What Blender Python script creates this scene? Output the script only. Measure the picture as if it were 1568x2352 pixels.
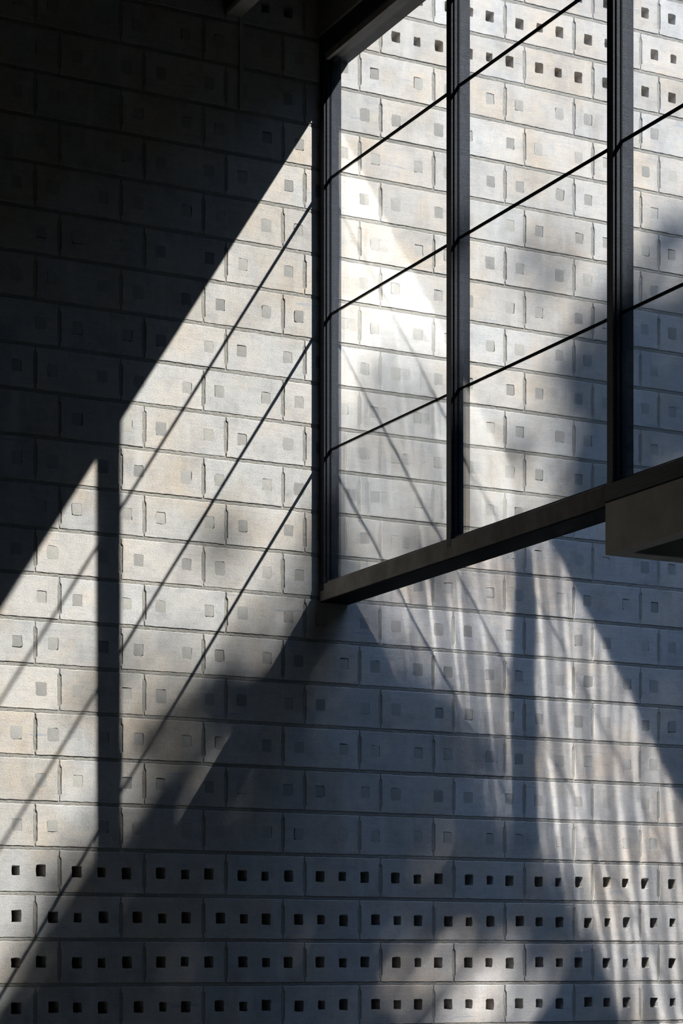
import bpy, bmesh, math, random
from mathutils import Vector, Matrix

for o in list(bpy.data.objects):
    bpy.data.objects.remove(o, do_unlink=True)
scene = bpy.context.scene
C = scene.collection
H = 1.489                      # eye height: every Z below is written relative to the eye, then lifted by H

# ------------------------------------------------------------------ camera
FPX, HORIZON, YAW = 4958.75, 2216.06, 0.473027
cam_data = bpy.data.cameras.new('camera')
cam_data.sensor_fit = 'VERTICAL'
cam_data.sensor_height = 36.0
cam_data.lens = FPX * 36.0 / 2352.0
cam_data.shift_y = (HORIZON - 1176.0) / 2352.0
cam_data.clip_end = 200
cam = bpy.data.objects.new('camera', cam_data)
C.objects.link(cam)
cam.location = (-3.2204, -9.015, H)
cam.rotation_euler = (math.pi / 2, 0, -YAW)
scene.camera = cam

# ------------------------------------------------------------------ sky, sun, exposure
SUN = Vector((-0.905, 1.0, -1.44)).normalized()      # direction the sunlight travels
SUN_STRENGTH, SKY_STRENGTH, EXPOSURE = 5.0, 0.64, 1.67
world = bpy.data.worlds.new('sky')
scene.world = world
world.use_nodes = True
wn = world.node_tree
wn.nodes.clear()
wo = wn.nodes.new('ShaderNodeOutputWorld')
wb = wn.nodes.new('ShaderNodeBackground')
wb.inputs['Color'].default_value = (0.32, 0.51, 0.90, 1)
wb.inputs['Strength'].default_value = SKY_STRENGTH
wn.links.new(wb.outputs[0], wo.inputs[0])
sun_data = bpy.data.lights.new('sun', 'SUN')
sun_data.energy = SUN_STRENGTH
sun_data.angle = math.radians(0.53)
sun_data.color = (1.0, 0.97, 0.94)
sun = bpy.data.objects.new('sun', sun_data)
C.objects.link(sun)
sun.location = (6, -6, 14)
sun.rotation_euler = SUN.to_track_quat('-Z', 'Y').to_euler()

scene.view_settings.view_transform = 'Standard'
scene.view_settings.look = 'None'
scene.view_settings.gamma = 1.0
scene.view_settings.use_curve_mapping = False
scene.view_settings.exposure = EXPOSURE
cy = scene.cycles
cy.max_bounces = 5
cy.diffuse_bounces = 3
cy.glossy_bounces = 3
cy.transparent_max_bounces = 12
cy.caustics_reflective = True
cy.caustics_refractive = False
cy.blur_glossy = 0.0
cy.sample_clamp_indirect = 4.0
cy.use_denoising = True
cy.use_guiding = True
cy.use_adaptive_sampling = True
cy.adaptive_threshold = 0.03
cy.adaptive_min_samples = 24

# ------------------------------------------------------------------ helpers
def mat(name):
    m = bpy.data.materials.new(name)
    m.use_nodes = True
    nt = m.node_tree
    return m, nt, nt.nodes['Principled BSDF']

def node(nt, kind, **kw):
    n = nt.nodes.new(kind)
    for k, v in kw.items():
        setattr(n, k, v)
    return n

def ramp(nt, stops):
    r = nt.nodes.new('ShaderNodeValToRGB')
    el = r.color_ramp.elements
    while len(el) < len(stops):
        el.new(0.5)
    for e, (p, c) in zip(el, stops):
        e.position = p
        e.color = c if len(c) == 4 else (*c, 1)
    return r

def noise(nt, vec, scale, detail=4, rough=0.55, dist=0.0):
    n = nt.nodes.new('ShaderNodeTexNoise')
    n.inputs['Scale'].default_value = scale
    n.inputs['Detail'].default_value = detail
    n.inputs['Roughness'].default_value = rough
    n.inputs['Distortion'].default_value = dist
    nt.links.new(vec, n.inputs['Vector'])
    return n

def mapping(nt, vec, scale=(1, 1, 1), loc=(0, 0, 0)):
    m = nt.nodes.new('ShaderNodeMapping')
    m.inputs['Scale'].default_value = scale
    m.inputs['Location'].default_value = loc
    nt.links.new(vec, m.inputs['Vector'])
    return m.outputs[0]

def mixc(nt, fac, a, b, blend='MIX'):
    m = nt.nodes.new('ShaderNodeMix')
    m.data_type = 'RGBA'
    m.blend_type = blend
    for sock, v in ((m.inputs[0], fac), (m.inputs[6], a), (m.inputs[7], b)):
        if hasattr(v, 'is_linked') or hasattr(v, 'links'):
            nt.links.new(v, sock)
        elif isinstance(v, (int, float)):
            sock.default_value = v
        else:
            sock.default_value = (*v, 1) if len(v) == 3 else v
    return m.outputs[2]

def bump(nt, bsdf, heights):
    prev = None
    for h, strength, dist in heights:
        b = nt.nodes.new('ShaderNodeBump')
        b.inputs['Strength'].default_value = strength
        b.inputs['Distance'].default_value = dist
        nt.links.new(h, b.inputs['Height'])
        if prev:
            nt.links.new(prev, b.inputs['Normal'])
        prev = b.outputs[0]
    nt.links.new(prev, bsdf.inputs['Normal'])

# ------------------------------------------------------------------ materials
def concrete_block_material():
    m, nt, b = mat('concrete_block')
    geo = node(nt, 'ShaderNodeNewGeometry')
    info = node(nt, 'ShaderNodeObjectInfo')
    pos = geo.outputs['Position']
    tint = ramp(nt, [(0.0, (0.46, 0.452, 0.44)), (0.35, (0.53, 0.522, 0.508)),
                     (0.6, (0.50, 0.475, 0.445)), (0.8, (0.58, 0.575, 0.565)), (1.0, (0.55, 0.515, 0.475))])
    nt.links.new(info.outputs['Random'], tint.inputs[0])
    cloud = noise(nt, pos, 5.5, 5, 0.6)
    cl = ramp(nt, [(0.3, (0.80, 0.80, 0.81)), (0.5, (1.0, 1.0, 1.0)), (0.72, (1.12, 1.09, 1.05))])
    nt.links.new(cloud.outputs[0], cl.inputs[0])
    col = mixc(nt, 1.0, tint.outputs[0], cl.outputs[0], 'MULTIPLY')
    warm = noise(nt, mapping(nt, pos, (1, 1, 1), (7, 3, 1)), 3.2, 4, 0.6)
    wr = ramp(nt, [(0.45, (0, 0, 0)), (0.68, (1, 1, 1))])
    nt.links.new(warm.outputs[0], wr.inputs[0])
    col = mixc(nt, wr.outputs[0], col, mixc(nt, 1.0, col, (1.05, 0.95, 0.84), 'MULTIPLY'))
    mott = noise(nt, mapping(nt, pos, (1, 1, 1.3), (1, 5, 2)), 24, 5, 0.65)
    mr = ramp(nt, [(0.28, (0.84, 0.85, 0.87)), (0.5, (1, 1, 1)), (0.74, (1.10, 1.07, 1.03))])
    nt.links.new(mott.outputs[0], mr.inputs[0])
    col = mixc(nt, 0.9, col, mr.outputs[0], 'MULTIPLY')
    grit = noise(nt, pos, 130, 3, 0.7)
    gr = ramp(nt, [(0.28, (0.80, 0.79, 0.78)), (0.48, (1, 1, 1)), (0.75, (1.10, 1.10, 1.09))])
    nt.links.new(grit.outputs[0], gr.inputs[0])
    col = mixc(nt, 0.9, col, gr.outputs[0], 'MULTIPLY')
    streak = noise(nt, mapping(nt, pos, (2.0, 2.0, 55.0)), 2.0, 4, 0.6)
    st = ramp(nt, [(0.30, (0.86, 0.86, 0.87)), (0.5, (1, 1, 1)), (0.75, (1.04, 1.04, 1.04))])
    nt.links.new(streak.outputs[0], st.inputs[0])
    col = mixc(nt, 0.7, col, st.outputs[0], 'MULTIPLY')
    # pale lime wash running down some faces
    lime = noise(nt, mapping(nt, pos, (9.0, 9.0, 1.2), (3, 0, 5)), 1.3, 4, 0.55)
    lr = ramp(nt, [(0.55, (0, 0, 0)), (0.75, (0.55, 0.55, 0.55))])
    nt.links.new(lime.outputs[0], lr.inputs[0])
    col = mixc(nt, lr.outputs[0], col, (0.66, 0.65, 0.63))
    # aggregate specks
    sp = noise(nt, pos, 420, 2, 0.6)
    sr = ramp(nt, [(0.28, (0.62, 0.61, 0.60)), (0.42, (1, 1, 1)), (0.66, (1, 1, 1)), (0.78, (1.16, 1.16, 1.14))])
    nt.links.new(sp.outputs[0], sr.inputs[0])
    col = mixc(nt, 0.8, col, sr.outputs[0], 'MULTIPLY')
    # bluish scuffs and a few rust spots
    blue = noise(nt, mapping(nt, pos, (3.0, 3.0, 26.0), (11, 2, 4)), 1.25, 3, 0.5)
    br = ramp(nt, [(0.70, (0, 0, 0)), (0.76, (0.7, 0.7, 0.7))])
    nt.links.new(blue.outputs[0], br.inputs[0])
    col = mixc(nt, br.outputs[0], col, (0.30, 0.34, 0.42))
    rust = noise(nt, mapping(nt, pos, (5.0, 5.0, 3.4), (2, 9, 31)), 2.1, 4, 0.6)
    rr = ramp(nt, [(0.775, (0, 0, 0)), (0.83, (0.65, 0.65, 0.65))])
    nt.links.new(rust.outputs[0], rr.inputs[0])
    col = mixc(nt, rr.outputs[0], col, (0.42, 0.25, 0.11))
    nt.links.new(col, b.inputs['Base Color'])
    b.inputs['Roughness'].default_value = 0.92
    b.inputs['Specular IOR Level'].default_value = 0.25
    pores = noise(nt, pos, 150, 4, 0.65)
    bump(nt, b, [(pores.outputs[0], 0.40, 0.004), (sp.outputs[0], 0.35, 0.0016), (cloud.outputs[0], 0.3, 0.004)])
    return m

def mortar_material(name, c0, c1, scale, strength, vary=False):
    m, nt, b = mat(name)
    geo = node(nt, 'ShaderNodeNewGeometry')
    pos = geo.outputs['Position']
    n = noise(nt, pos, scale, 5, 0.7)
    r = ramp(nt, [(0.3, c0), (0.7, c1)])
    nt.links.new(n.outputs[0], r.inputs[0])
    big = noise(nt, pos, 4, 3)
    rb = ramp(nt, [(0.3, (0.85, 0.85, 0.86)), (0.7, (1.1, 1.08, 1.04))])
    nt.links.new(big.outputs[0], rb.inputs[0])
    col = mixc(nt, 1.0, r.outputs[0], rb.outputs[0], 'MULTIPLY')
    if vary:
        info = node(nt, 'ShaderNodeObjectInfo')
        rv = ramp(nt, [(0.0, (0.72, 0.72, 0.72)), (0.5, (0.92, 0.92, 0.91)), (1.0, (1.10, 1.09, 1.07))])
        nt.links.new(info.outputs['Random'], rv.inputs[0])
        col = mixc(nt, 1.0, col, rv.outputs[0], 'MULTIPLY')
    nt.links.new(col, b.inputs['Base Color'])
    b.inputs['Roughness'].default_value = 0.95
    b.inputs['Specular IOR Level'].default_value = 0.2
    bump(nt, b, [(n.outputs[0], strength, 0.005)])
    return m

def steel_material(name, base, rough, fleck):
    m, nt, b = mat(name)
    geo = node(nt, 'ShaderNodeNewGeometry')
    pos = geo.outputs['Position']
    n = noise(nt, mapping(nt, pos, (1, 1, 0.7)), 330, 3, 0.7)
    br = noise(nt, mapping(nt, pos, (6, 6, 260)), 1.0, 3, 0.6)
    r = ramp(nt, [(0.3, tuple(c * 0.7 for c in base)), (0.7, tuple(c * 1.5 for c in base))])
    nt.links.new(br.outputs[0], r.inputs[0])
    nt.links.new(r.outputs[0], b.inputs['Base Color'])
    b.inputs['Metallic'].default_value = 0.0
    b.inputs['Roughness'].default_value = rough
    b.inputs['Specular IOR Level'].default_value = 0.16
    bump(nt, b, [(n.outputs[0], fleck, 0.003), (br.outputs[0], 0.5, 0.0012)])
    return m

def plain(name, col, rough, scale=12.0, var=0.12, bumpk=0.2, spec=0.3):
    m, nt, b = mat(name)
    geo = node(nt, 'ShaderNodeNewGeometry')
    n = noise(nt, geo.outputs['Position'], scale, 5, 0.6)
    r = ramp(nt, [(0.3, tuple(c * (1 - var) for c in col)), (0.7, tuple(c * (1 + var) for c in col))])
    nt.links.new(n.outputs[0], r.inputs[0])
    nt.links.new(r.outputs[0], b.inputs['Base Color'])
    b.inputs['Roughness'].default_value = rough
    b.inputs['Specular IOR Level'].default_value = spec
    if bumpk:
        f = noise(nt, geo.outputs['Position'], scale * 22, 3, 0.6)
        bump(nt, b, [(f.outputs[0], bumpk, 0.003)])
    return m

GLASS_ROUGH, GLASS_REFLECT, GLASS_WAVE = 0.03, 0.235, 0.040
def glass_material():
    m = bpy.data.materials.new('window_glass')
    m.use_nodes = True
    nt = m.node_tree
    nt.nodes.clear()
    out = node(nt, 'ShaderNodeOutputMaterial')
    tr = node(nt, 'ShaderNodeBsdfTransparent')
    tr.inputs[0].default_value = (0.94, 0.955, 0.955, 1)
    gl = node(nt, 'ShaderNodeBsdfGlossy')
    # float glass is never quite flat: its reflection ripples sideways in tall streaks
    geo = node(nt, 'ShaderNodeNewGeometry')
    sep = node(nt, 'ShaderNodeSeparateXYZ')
    nt.links.new(geo.outputs['Position'], sep.inputs[0])
    skew = node(nt, 'ShaderNodeMath', operation='MULTIPLY_ADD')
    nt.links.new(sep.outputs[2], skew.inputs[0])
    skew.inputs[1].default_value = -0.14
    nt.links.new(sep.outputs[1], skew.inputs[2])
    tall = node(nt, 'ShaderNodeMath', operation='MULTIPLY')
    nt.links.new(sep.outputs[2], tall.inputs[0])
    tall.inputs[1].default_value = 0.12
    uvw = node(nt, 'ShaderNodeCombineXYZ')
    nt.links.new(skew.outputs[0], uvw.inputs[1])
    nt.links.new(tall.outputs[0], uvw.inputs[2])
    wv = noise(nt, uvw.outputs[0], 8.0, 1, 0.5)
    sub = node(nt, 'ShaderNodeMath', operation='SUBTRACT')
    nt.links.new(wv.outputs[0], sub.inputs[0])
    sub.inputs[1].default_value = 0.5
    mul = node(nt, 'ShaderNodeMath', operation='MULTIPLY')
    nt.links.new(sub.outputs[0], mul.inputs[0])
    mul.inputs[1].default_value = GLASS_WAVE
    cmb = node(nt, 'ShaderNodeCombineXYZ')
    nt.links.new(mul.outputs[0], cmb.inputs[1])
    add = node(nt, 'ShaderNodeVectorMath', operation='ADD')
    nt.links.new(geo.outputs['Normal'], add.inputs[0])
    nt.links.new(cmb.outputs[0], add.inputs[1])
    nrm = node(nt, 'ShaderNodeVectorMath', operation='NORMALIZE')
    nt.links.new(add.outputs[0], nrm.inputs[0])
    nt.links.new(nrm.outputs[0], gl.inputs['Normal'])
    gl.inputs['Roughness'].default_value = GLASS_ROUGH
    gl.inputs['Color'].default_value = (1, 1, 1, 1)
    mx = node(nt, 'ShaderNodeMixShader')
    mx.inputs[0].default_value = GLASS_REFLECT
    nt.links.new(tr.outputs[0], mx.inputs[1])
    nt.links.new(gl.outputs[0], mx.inputs[2])
    nt.links.new(mx.outputs[0], out.inputs[0])
    return m

M_BLOCK = concrete_block_material()
M_MORTAR = mortar_material('joint_mortar', (0.25, 0.24, 0.215), (0.50, 0.485, 0.45), 260, 0.9)
M_PLUG = mortar_material('plug_mortar', (0.36, 0.352, 0.335), (0.47, 0.46, 0.44), 160, 0.3, True)
M_STEEL = steel_material('black_steel', (0.020, 0.024, 0.033), 0.45, 0.8)
M_SILL = plain('dusty_steel', (0.22, 0.212, 0.20), 0.7, 9, 0.3, 0.15, 0.1)
M_SEAL = plain('black_sealant', (0.010, 0.010, 0.010), 0.7, 20, 0.1, 0, 0.05)
M_GLASS = glass_material()
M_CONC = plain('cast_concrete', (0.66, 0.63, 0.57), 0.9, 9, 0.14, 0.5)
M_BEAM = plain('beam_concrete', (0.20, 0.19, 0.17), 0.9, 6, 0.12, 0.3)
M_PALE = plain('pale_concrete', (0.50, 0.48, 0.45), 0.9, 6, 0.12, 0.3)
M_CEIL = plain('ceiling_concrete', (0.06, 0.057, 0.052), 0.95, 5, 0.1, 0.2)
M_FLOOR = plain('floor_stone', (0.20, 0.182, 0.15), 0.7, 3, 0.15, 0.1)
M_GROUND = plain('garden_ground', (0.09, 0.085, 0.065), 0.95, 2, 0.3, 0.4)
M_DARKWALL = plain('interior_plaster', (0.52, 0.46, 0.35), 0.95, 3, 0.1, 0.1)
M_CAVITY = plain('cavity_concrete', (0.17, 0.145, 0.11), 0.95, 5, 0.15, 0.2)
M_SKY_BLOCK = plain('sky_block_green', (0.035, 0.045, 0.025), 0.9, 4, 0.5, 0.5)  # dark green for the added wall that blocks the sky
M_BARK = plain('bark', (0.12, 0.09, 0.06), 0.95, 20, 0.3, 0.5)
M_LEAF = plain('leaf', (0.05, 0.10, 0.03), 0.6, 8, 0.3, 0)

# ------------------------------------------------------------------ mesh helpers
def link(name, mesh, parent=None, material=None):
    o = bpy.data.objects.new(name, mesh)
    C.objects.link(o)
    if material:
        mesh.materials.append(material)
    if parent:
        o.parent = parent
    return o

def empty(name, loc=(0, 0, 0)):
    o = bpy.data.objects.new(name, None)
    o.empty_display_size = 0.1
    o.location = loc
    C.objects.link(o)
    return o

def add_box(bm, x0, x1, y0, y1, z0, z1, bevel=0.0):
    vs = [bm.verts.new((x, y, z + H)) for x in (x0, x1) for y in (y0, y1) for z in (z0, z1)]
    fs = []
    for q in ((0, 1, 3, 2), (4, 6, 7, 5), (0, 4, 5, 1), (2, 3, 7, 6), (0, 2, 6, 4), (1, 5, 7, 3)):
        fs.append(bm.faces.new([vs[i] for i in q]))
    if bevel:
        es = list({e for f in fs for e in f.edges})
        bmesh.ops.bevel(bm, geom=es, offset=bevel, segments=1, affect='EDGES', profile=0.5)

def box(name, x0, x1, y0, y1, z0, z1, material, parent=None, bevel=0.0):
    bm = bmesh.new()
    add_box(bm, min(x0, x1), max(x0, x1), min(y0, y1), max(y0, y1), min(z0, z1), max(z0, z1), bevel)
    bmesh.ops.recalc_face_normals(bm, faces=bm.faces)
    me = bpy.data.meshes.new(name)
    bm.to_mesh(me)
    bm.free()
    return link(name, me, parent, material)

def boxes(name, lst, material, parent=None):
    bm = bmesh.new()
    for b in lst:
        add_box(bm, *b)
    bmesh.ops.recalc_face_normals(bm, faces=bm.faces)
    me = bpy.data.meshes.new(name)
    bm.to_mesh(me)
    bm.free()
    return link(name, me, parent, material)

def structure(o, label=None, cat=None):
    o['kind'] = 'structure'
    if label:
        o['label'] = label
    if cat:
        o['category'] = cat
    return o

# ------------------------------------------------------------------ the block wall
MOD, COURSE, Z0, ODD = 0.4, 0.2, -0.0893, -0.1118
BED, HEAD = 0.016, 0.017            # visible bed and head joints
BW, BH, DEPTH = MOD, COURSE - BED, 0.14
rnd = random.Random(11)

def block_mesh(i, holes):
    """one block with its origin at the lower left joint corner; the face lies at y = 0 and the body runs to y = DEPTH"""
    r = random.Random(100 + i)
    hw = HEAD / 2
    ear = 0.0022
    z0, z1 = BED / 2, COURSE - BED / 2
    nt_, nb = 0.018 + r.uniform(-.006, .006), 0.018 + r.uniform(-.006, .006)
    outline = []
    def seg(a, b, n):
        for k in range(n):
            t = k / n
            outline.append((a[0] + (b[0] - a[0]) * t, a[1] + (b[1] - a[1]) * t))
    P = [(ear, z0), (MOD - ear, z0), (MOD - ear, z0 + nb), (MOD - hw, z0 + nb + .009), (MOD - hw, z1 - nt_ - .009),
         (MOD - ear, z1 - nt_), (MOD - ear, z1), (ear, z1), (ear, z1 - nt_), (hw, z1 - nt_ - .009), (hw, z0 + nb + .009), (ear, z0 + nb)]
    N = [16, 1, 1, 6, 1, 1, 16, 1, 1, 6, 1, 1]
    for k in range(12):
        seg(P[k], P[(k + 1) % 12], N[k])
    outline = [(x + r.uniform(-.0010, .0010), z + r.uniform(-.0013, .0011)) for x, z in outline]
    holeloops = []
    for (cx, w, h) in holes:
        cx += r.uniform(-.003, .003)
        cz = COURSE / 2 + r.uniform(-.003, .003)
        loop = []
        c = [(cx - w / 2, cz - h / 2), (cx + w / 2, cz - h / 2), (cx + w / 2, cz + h / 2), (cx - w / 2, cz + h / 2)]
        for k in range(4):
            a, b_ = c[k], c[(k + 1) % 4]
            for t in (0, .12, .5, .88):
                x, z = a[0] + (b_[0] - a[0]) * t, a[1] + (b_[1] - a[1]) * t
                if t == 0:
                    x += (cx - x) * .06
                    z += (cz - z) * .06
                loop.append((x + r.uniform(-.0015, .0015), z + r.uniform(-.0017, .0017)))
        holeloops.append(loop)
    bm = bmesh.new()
    cxm, czm = MOD / 2, COURSE / 2
    inner = [(x + math.copysign(min(.0025, abs(cxm - x)), cxm - x), z + math.copysign(.0025, czm - z)) for x, z in outline]
    loops = [inner] + holeloops
    flat = [p for l in loops for p in l]
    vs = [bm.verts.new((x, 0, z)) for x, z in flat]
    edges, s = [], 0
    for l in loops:
        for k in range(len(l)):
            edges.append(bm.edges.new((vs[s + k], vs[s + (k + 1) % len(l)])))
        s += len(l)
    bmesh.ops.triangle_fill(bm, edges=edges, use_beauty=True, use_dissolve=False, normal=(0, -1, 0))
    n = len(outline)
    front = vs[:n]
    mid = [bm.verts.new((x, .003, z)) for x, z in outline]
    back = [bm.verts.new((x, DEPTH, z)) for x, z in outline]
    for k in range(n):
        j = (k + 1) % n
        bm.faces.new((front[k], front[j], mid[j], mid[k]))
        bm.faces.new((mid[k], mid[j], back[j], back[k]))
    s = n
    for l in holeloops:
        m_ = len(l)
        a = vs[s:s + m_]
        cx = sum(p[0] for p in l) / m_
        cz = sum(p[1] for p in l) / m_
        b_ = [bm.verts.new((cx + (x - cx) * .86, DEPTH, cz + (z - cz) * .86)) for x, z in l]
        for k in range(m_):
            j = (k + 1) % m_
            bm.faces.new((a[k], a[j], b_[j], b_[k]))
        s += m_
    bmesh.ops.recalc_face_normals(bm, faces=bm.faces)
    me = bpy.data.meshes.new('block')
    bm.to_mesh(me)
    bm.free()
    # face normals must look at the room
    big = max(me.polygons, key=lambda p: p.area if abs(p.normal.y) > .9 and p.center.y < .001 else 0)
    if big.normal.y > 0:
        me.flip_normals()
    me.materials.append(M_BLOCK)
    return me

def plug_mesh(i):
    r = random.Random(500 + i)
    w, h = .049 + r.uniform(-.004, .005), .056 + r.uniform(-.004, .005)
    rec = r.choice([.0002, .0006, .001, .002]) if i % 3 else -.0003
    pts = []
    for x, z in ((-.5, -.38), (-.36, -.5), (.34, -.5), (.5, -.40), (.5, 0), (.5, .42), (.42, .5), (-.44, .5), (-.5, .44), (-.5, 0)):
        pts.append((x * w + r.uniform(-.0018, .0018), z * h + r.uniform(-.0018, .0018)))
    bm = bmesh.new()
    a = [bm.verts.new((x, rec, z)) for x, z in pts]
    b_ = [bm.verts.new((x * 1.02, .05, z * 1.02)) for x, z in pts]
    ctr = bm.verts.new((0, rec - .0006, 0))
    n = len(pts)
    for k in range(n):
        j = (k + 1) % n
        bm.faces.new((a[k], a[j], ctr))
        bm.faces.new((a[k], a[j], b_[j], b_[k]))
    bmesh.ops.recalc_face_normals(bm, faces=bm.faces)
    me = bpy.data.meshes.new('hole_plug')
    bm.to_mesh(me)
    bm.free()
    big = max(me.polygons, key=lambda p: -p.center.y)
    if big.normal.y > 0:
        me.flip_normals()
    me.materials.append(M_PLUG)
    return me

HX = (.083, .200, .317)
perforated = [block_mesh(i, [(HX[0], .047, .052), (HX[1], .037 + .002 * (i % 3), .044), (HX[2], .046, .053)]) for i in range(8)]
plugged = [block_mesh(40 + i, [(HX[0], .047, .053), (HX[2], .047, .053)]) for i in range(8)]
plugs = [plug_mesh(i) for i in range(14)]

wall_back = empty('wall_back', (0, 0, 0))
structure(wall_back, 'long wall of grey concrete blocks, rows of square holes at top and bottom', 'wall')

K0, K1 = -7, 31
XA, XB = -6.2, 7.4
def is_perf(k):
    return k <= 2 or k >= 22

def seen(x, z):
    """does this block lie in the part of the wall that the photograph shows"""
    if x + MOD < -.28 or x > 3.36 or z + COURSE < -.31 + .0:
        return False
    return z < 4.187 + (x + MOD + .271) * .2036 + .01

nb_seen = nplug = 0
rest_bm = bmesh.new()
rest_plug = bmesh.new()
def add_mesh(bm, me, mx):
    n0 = len(bm.verts)
    bm.from_mesh(me)
    bm.verts.ensure_lookup_table()
    for v in bm.verts[n0:]:
        v.co = mx @ v.co

plug_queue = []
for k in range(K0, K1):
    z = Z0 + COURSE * k
    x = math.floor(XA / MOD) * MOD + (ODD if k % 2 else 0.0)
    while x < XB:
        perf = is_perf(k)
        me = rnd.choice(perforated if perf else plugged)
        loc = Vector((x, rnd.uniform(-.0009, .0008), z + H))
        rot = Matrix.Rotation(rnd.uniform(-.0015, .0015), 4, 'Z') @ Matrix.Rotation(rnd.uniform(-.002, .002), 4, 'X')
        mx = Matrix.Translation(loc) @ rot
        pl = []
        if not perf:
            for h in (HX[0], HX[2]):
                pl.append((rnd.choice(plugs), h + rnd.uniform(-.002, .002), rnd.uniform(-.003, .003)))
        if seen(x, z):
            o = link('block', me, wall_back)
            o.matrix_local = mx
            nb_seen += 1
            for p in pl:
                plug_queue.append((x, z, o, p, mx))
        else:
            add_mesh(rest_bm, me, mx)
            for pm, h, dz in pl:
                add_mesh(rest_plug, pm, mx @ Matrix.Translation((h, 0, COURSE / 2 + dz)))
        x += MOD
# the 300 plugs that show best (lit side first) are objects, the others are joined
plug_queue.sort(key=lambda q: (q[1] - 1.7 * q[0] > 2.6, -q[1]))
for i, (x, z, o, (pm, h, dz), mx) in enumerate(plug_queue):
    if i < 300:
        c = link('hole_plug', pm, o)
        c.matrix_local = Matrix.Translation((h, 0, COURSE / 2 + dz))
    else:
        add_mesh(rest_plug, pm, mx @ Matrix.Translation((h, 0, COURSE / 2 + dz)))
for name, bm, m_ in (('block_remainder', rest_bm, M_BLOCK), ('hole_plug_remainder', rest_plug, M_PLUG)):
    me = bpy.data.meshes.new(name)
    bm.to_mesh(me)
    bm.free()
    o = link(name, me, wall_back, m_)
    o['kind'] = 'stuff'
print('blocks', nb_seen, 'plugs', len(plug_queue))

# mortar: slightly recessed strips with an uneven surface, one bed joint per course and one head joint per block end
def mortar_mesh():
    bm = bmesh.new()
    r = random.Random(77)
    def strip(ax, bx, n, z0, z1, y):
        rows = []
        for zi, z in enumerate((z0, (z0 * 2 + z1) / 3, (z0 + z1 * 2) / 3, z1)):
            rows.append([bm.verts.new((ax + (bx - ax) * t / n, y + r.uniform(-.0009, .0009) + (.0012 if zi in (0, 3) else 0), z + H)) for t in range(n + 1)])
        for a, b_ in zip(rows, rows[1:]):
            for t in range(n):
                bm.faces.new((a[t], a[t + 1], b_[t + 1], b_[t]))
    for k in range(K0, K1 + 1):
        z = Z0 + COURSE * k
        strip(XA - .6, -.4, 60, z - BED / 2 - .002, z + BED / 2 + .002, .0021)
        strip(-.4, 3.5, 300, z - BED / 2 - .002, z + BED / 2 + .002, .0021)
        strip(3.5, XB + .6, 60, z - BED / 2 - .002, z + BED / 2 + .002, .0021)
        if k < K1:
            x = math.floor(XA / MOD) * MOD + (ODD if k % 2 else 0.0)
            while x < XB + .3:
                n = 14 if -.5 < x < 3.5 else 3
                cols = []
                for xi, xx in enumerate((-HEAD / 2 - .001, -.003, .003, HEAD / 2 + .001)):
                    cols.append([bm.verts.new((x + xx, .0034 + r.uniform(-.0011, .0011), z + H + COURSE * t / n)) for t in range(n + 1)])
                for a, b_ in zip(cols, cols[1:]):
                    for t in range(n):
                        bm.faces.new((a[t], b_[t], b_[t + 1], a[t + 1]))
                x += MOD
    me = bpy.data.meshes.new('mortar')
    bm.to_mesh(me)
    bm.free()
    return me
mo = link('mortar', mortar_mesh(), wall_back, M_MORTAR)
mo['kind'] = 'stuff'
mo['label'] = 'sandy grey mortar in the joints'

# ------------------------------------------------------------------ room shell
XL, YF, ZC = -6.0, -12.0, 4.75        # left wall, wall behind the camera, ceiling underside
XI, XG, XO = 1.276, 1.311, 1.430      # inner face, glass plane and outer face of the window
WTOP = Z0 + COURSE * K1
structure(box('floor', XL - .2, XI + .15, YF, .14, -H - .15, -H, M_FLOOR), 'dark stone floor of the shaded room', 'floor')
structure(box('ground', XI + .15, 18, -18, .14, -H - .15, -H - .01, M_GROUND), 'bare garden ground outside the window', 'ground')
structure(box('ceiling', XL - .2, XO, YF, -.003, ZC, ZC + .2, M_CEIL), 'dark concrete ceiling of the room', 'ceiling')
structure(box('wall_left', XL - .2, XL, YF, -.003, -H, ZC, M_DARKWALL), 'dark plaster wall at the far left of the room', 'wall')
structure(box('wall_front', XL, XI + .15, YF - .2, YF, -H, ZC, M_DARKWALL), 'dark plaster wall facing the block wall', 'wall')
YW, YC = -4.84, -5.98                            # the window and the opening below it end here
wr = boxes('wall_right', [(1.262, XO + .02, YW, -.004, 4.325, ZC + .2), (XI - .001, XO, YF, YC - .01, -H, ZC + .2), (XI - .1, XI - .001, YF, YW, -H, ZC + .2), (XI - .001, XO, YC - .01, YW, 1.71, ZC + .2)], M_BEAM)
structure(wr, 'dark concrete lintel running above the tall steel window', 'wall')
structure(boxes('wall_sky_block', [(7.3, 7.6, -8.6, -.003, -H - .1, 7.4), (XO + .05, 7.3, -8.9, -8.6, -H - .1, 7.4)], M_SKY_BLOCK), 'added unseen dark green wall round the garden, blocking low sky light', 'wall')  # added out of view, near and high, to cut low sky light
structure(boxes('wall_dark_backing', [(XA - .8, XB + .8, 1.0, 1.2, -H - .15, WTOP + .2), (XA - .8, XB + .8, .135, 1.0, WTOP - .01, WTOP + .2),
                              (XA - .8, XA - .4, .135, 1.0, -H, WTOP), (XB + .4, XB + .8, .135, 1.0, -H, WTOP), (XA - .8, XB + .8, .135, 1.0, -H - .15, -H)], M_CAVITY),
          'added closed brown box behind the perforated blocks, keeping their holes dark', 'wall')  # added enclosure: shuts light out behind the block holes

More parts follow.
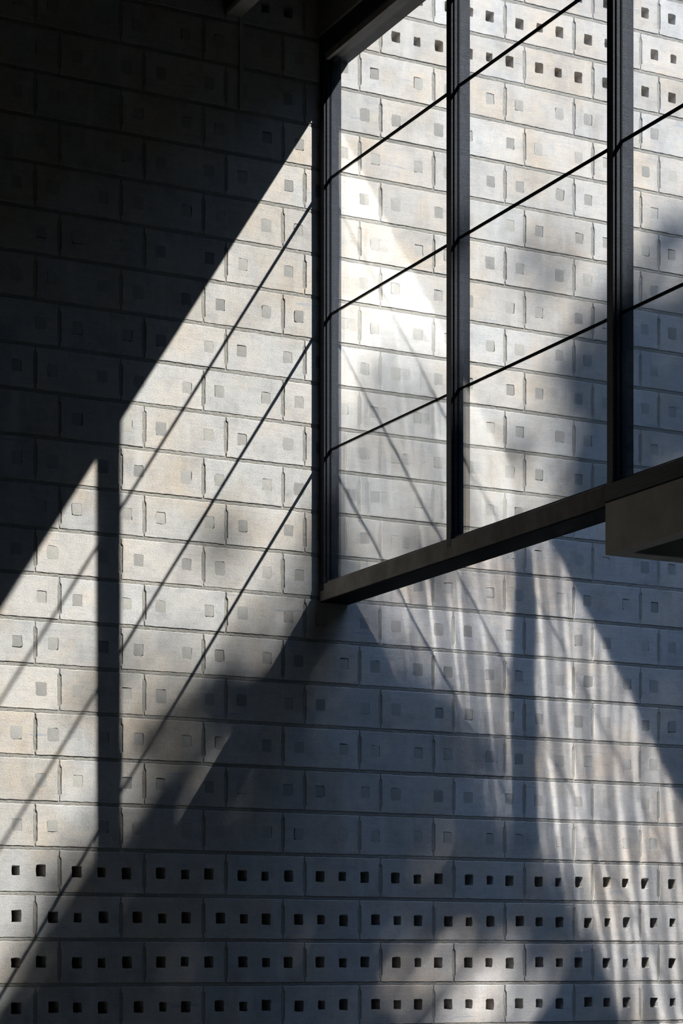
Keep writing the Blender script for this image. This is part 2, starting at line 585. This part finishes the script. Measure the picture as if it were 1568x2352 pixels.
# ------------------------------------------------------------------ the steel window
win = structure(empty('window_1', (XG, -.05, 1.7 + H)), 'tall black steel window set square to the block wall', 'window')
def wchild(o, parent=win):
    o.parent = parent
    o.matrix_parent_inverse = parent.matrix_world.inverted()
    return o
win_inv = Matrix.Translation(-win.location)
def wbox(name, *a, material=M_STEEL, parent=None, bevel=0.0):
    o = box(name, *a, material, None, bevel)
    if parent is None:
        o.parent = win
        o.matrix_parent_inverse = win_inv
    else:
        o.parent = parent           # parent sits at the window's own frame, so only the window offset is inverted
        o.matrix_parent_inverse = Matrix.Identity(4)
    return o

ZS, ZH = 1.770, 4.235                # sill top, head underside
JOINTS = (2.395, 3.025, 3.660)
MY = (-.052, -1.232, -2.418, -3.604, -4.790)
for i, y in enumerate(MY):
    t = .048
    zb = ZS - .002 if i != 2 else 1.7055
    m = wbox('mullion', XI + .014, 1.366, y, y + t, ZS - .002, ZH + .01, bevel=.0015)
    wbox('glazing_stop', XI + .002, XI + .013, y + .006, y + t - .002 if i else y + t + .002, zb if i else ZS, ZH + .005, parent=m, bevel=.001)
    if i < 4:
        wbox('sealant', XG - .0035, XG + .0035, y - .003, y, ZS, ZH, material=M_SEAL, parent=m)
    wbox('base_clip', XI - .001, XI + .018, y + .004, y + t - .008, ZS - .03, ZS + .03, parent=m, bevel=.001)
for i in range(4):
    y1, y0 = MY[i], MY[i + 1] + .048
    zs = (ZS + .002,) + JOINTS + (ZH + .004,)
    for a, b_ in zip(zs, zs[1:]):
        wbox('glass_pane', XG - .003, XG + .003, y0 - .0, y1 - .0005, a + .004, b_ - .004, material=M_GLASS)
    for z in JOINTS:
        wbox('glazing_joint', XG - .006, XG + .006, y0, y1, z - .004, z + .004, material=M_SEAL)
sb = wbox('sill_beam', XI, XO, -2.37, -.002, 1.695, ZS, material=M_SILL, bevel=.002)
wbox('sill_bead', XG - .02, XG - .008, -2.36, -.055, ZS - .001, ZS + .012, material=M_SILL, parent=sb)
wbox('soffit_channel', XI + .008, XO - .001, -2.362, -.004, 1.6905, 1.6955, material=M_SEAL, parent=sb)
sb2 = wbox('sill_beam', XI - .004, XO, YW, -2.366, 1.7055, ZS, material=M_STEEL, bevel=.002)
wbox('sill_bead', XG - .02, XG - .008, YW, -2.42, ZS - .001, ZS + .012, parent=sb2)
hb = wbox('head_beam', XI - .002, XO, YW, -.002, ZH, 4.326, material=M_STEEL, bevel=.002)
wbox('head_bead', XG - .03, XG - .012, YW, -.055, ZH - .03, ZH + .001, material=M_SILL, parent=hb)

# ------------------------------------------------------------------ concrete canopy under the third bay
can = empty('concrete_canopy', (XI, -2.363, 1.512 + H))
can['label'] = 'weathered concrete canopy with hollow underside below the right end of the window'
can['category'] = 'canopy'
ci = Matrix.Translation(-can.location)
def cbox(name, *a, material=M_CONC, bevel=.003):
    o = box(name, *a, material, None, bevel)
    o.parent = can
    o.matrix_parent_inverse = ci
    return o
XC = 3.3
cbox('edge_beam', XI, 1.343, YC, -2.363, 1.512, 1.7045)
cbox('edge_beam', 1.343, XC, -2.447, -2.363, 1.512, 1.7045)
cbox('edge_beam', XC - .067, XC, YC, -2.447, 1.512, 1.7045)
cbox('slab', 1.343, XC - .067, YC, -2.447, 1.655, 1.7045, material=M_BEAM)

# ------------------------------------------------------------------ ceiling beam and batten
cb = empty('ceiling_beam', (.838, -4, 4.335 + H))
cb['label'] = 'pale concrete beam end running out from the block wall at the top'
cb['category'] = 'beam'
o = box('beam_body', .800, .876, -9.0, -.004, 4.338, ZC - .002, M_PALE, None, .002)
o.parent = cb
o.matrix_parent_inverse = Matrix.Translation(-cb.location)
o = box('side_plate', .786, .799, -9.0, -.004, 4.36, ZC - .002, M_STEEL, None, .001)
o.parent = cb
o.matrix_parent_inverse = Matrix.Translation(-cb.location)
bt = box('wall_batten', .866, .882, -.014, -.0005, 3.914, 4.337, M_PALE, None, .001)
bt['label'] = 'thin dark vertical batten on the block wall below the ceiling beam'
bt['category'] = 'batten'

# ------------------------------------------------------------------ the tree that shades the wall
# A tall tree stands in the garden between the sun and the wall. Its crown is thick at the lower right and thins out
# towards an irregular edge; the numbers below are places on the block wall (x, z) where its shade falls.
from mathutils import noise as mnoise
EDGE = [(-3.0, -2.6), (-.75, -.80), (-.27, .06), (.17, .75), (.6, 1.2), (1.2, 1.85), (1.42, 2.6), (1.6, 2.95), (2.3, 2.85), (2.75, 3.2), (3.3, 3.75), (7.0, 5.2)]
PATCH = [  # x, z, radius x, radius z, extra density (negative = gap in the leaves)
    (2.58, 3.46, .16, .15, .55), (2.80, 2.75, .15, .50, .6), (2.36, 2.56, .10, .08, .4), (2.82, 2.25, .18, .3, .6), (2.30, 2.42, .30, .34, -.62), (2.56, 2.52, .14, .2, -.35),
    (2.42, 3.12, .22, .13, -.9), (2.22, 2.82, .18, .22, -.95), (2.52, 2.70, .17, .14, -.95), (2.32, 2.28, .24, .16, -.7), (3.27, 2.46, .2, .14, -.8),
    (.78, 1.95, .12, .17, .35), (.5, 1.25, .26, .26, .5), (.9, 1.28, .22, .13, .6), (.72, .88, .11, .2, -.6), (1.1, 1.62, .12, .12, -.4),
    (2.22, -.26, .50, .34, -.72), (1.95, .02, .18, .12, -.25), (1.0, .04, .2, .12, -.10), (.62, -.2, .12, .1, -.08)]
def edge(x):
    for (xa, za), (xb, zb) in zip(EDGE, EDGE[1:]):
        if xa <= x <= xb:
            return za + (zb - za) * (x - xa) / (xb - xa)
    return -2.0
def shade_density(x, z):
    d = (edge(x) - z) / .55 + .35 + .4 * mnoise.noise((x * 2.6, z * 2.6, 4.0))
    wob = mnoise.noise((x * 3.1, z * 3.1, 9.0))
    d = max(0.0, min(1.0, d))
    for (cx, cz, rx, rz, a) in PATCH:
        q = ((x - cx) / rx) ** 2 + ((z - cz) / rz) ** 2
        d += a * math.exp(-q) * (1 + .5 * wob)
    return max(0.0, min(.97, d))

tree = empty('shade_tree', (11.5, -12.0, 0))
tree['label'] = 'tall leafy garden tree outside that dapples the block wall with shade'
tree['category'] = 'tree'
ti = Matrix.Translation(-tree.location)
lr_ = random.Random(5)
lv, lf = [], []
UP = -SUN
for _ in range(80000):
    x, z = lr_.uniform(-2.2, 6.0), lr_.uniform(-4.2, 5.0)
    d = shade_density(x, z)
    if lr_.random() > -math.log(1 - d) * .30:
        continue
    p = Vector((x, 0, z + H)) + UP * lr_.uniform(18.0, 23.0)
    ax = Vector((lr_.gauss(0, 1), lr_.gauss(0, 1), lr_.gauss(0, 1) - .5)).normalized()
    sd = ax.orthogonal().normalized()
    sd = (Matrix.Rotation(lr_.uniform(0, 6.28), 3, ax) @ sd)
    L, W = lr_.uniform(.10, .19), lr_.uniform(.035, .06)
    nrm = ax.cross(sd)
    b0 = len(lv)
    lv += [p - ax * L * .5, p + sd * W, p + ax * L * .5 - nrm * .02, p - sd * W]
    lf += [(b0, b0 + 1, b0 + 2), (b0, b0 + 2, b0 + 3)]
me = bpy.data.meshes.new('foliage')
me.from_pydata([tuple(v) for v in lv], [], lf)
fo = link('foliage', me, tree, M_LEAF)
fo.matrix_parent_inverse = ti
fo['kind'] = 'stuff'

def limb_mesh(name, paths):
    bm = bmesh.new()
    for pts in paths:
        rings = []
        for i, (c, rad) in enumerate(pts):
            c = Vector(c)
            d = (Vector(pts[min(i + 1, len(pts) - 1)][0]) - Vector(pts[max(i - 1, 0)][0])).normalized()
            u = d.orthogonal().normalized()
            v = d.cross(u)
            rings.append([bm.verts.new(c + (u * math.cos(a * math.pi / 4) + v * math.sin(a * math.pi / 4)) * rad) for a in range(8)])
        for a, b_ in zip(rings, rings[1:]):
            for k in range(8):
                bm.faces.new((a[k], a[(k + 1) % 8], b_[(k + 1) % 8], b_[k]))
        bm.faces.new(rings[-1])
    bmesh.ops.recalc_face_normals(bm, faces=bm.faces)
    me = bpy.data.meshes.new(name)
    bm.to_mesh(me)
    bm.free()
    return me
T0 = Vector((11.5, -12.0, -.2))
top = Vector((12.1, -10.7, 15.2))
tr_ = link('trunk', limb_mesh('trunk', [[(T0, .34), (T0.lerp(top, .3) + Vector((.1, -.1, 0)), .27), (T0.lerp(top, .6) + Vector((-.06, .05, 0)), .2), (top, .09)]]), tree, M_BARK)
tr_.matrix_parent_inverse = ti
for q in ((.75, (13.6, -10.2, 14.6)), (.82, (14.0, -11.4, 16.8)), (.85, (11.6, -11.4, 16.2)), (.92, (12.9, -10.4, 18.0)), (.97, (14.2, -10.6, 18.6))):
    a = T0.lerp(top, q[0])
    b_ = Vector(q[1])
    br_ = link('branch', limb_mesh('branch', [[(a, .06), (a.lerp(b_, .5) + Vector((0, 0, .15)), .04), (b_, .015)]]), tree, M_BARK)
    br_.matrix_parent_inverse = ti
print('leaves', len(lf) // 2)
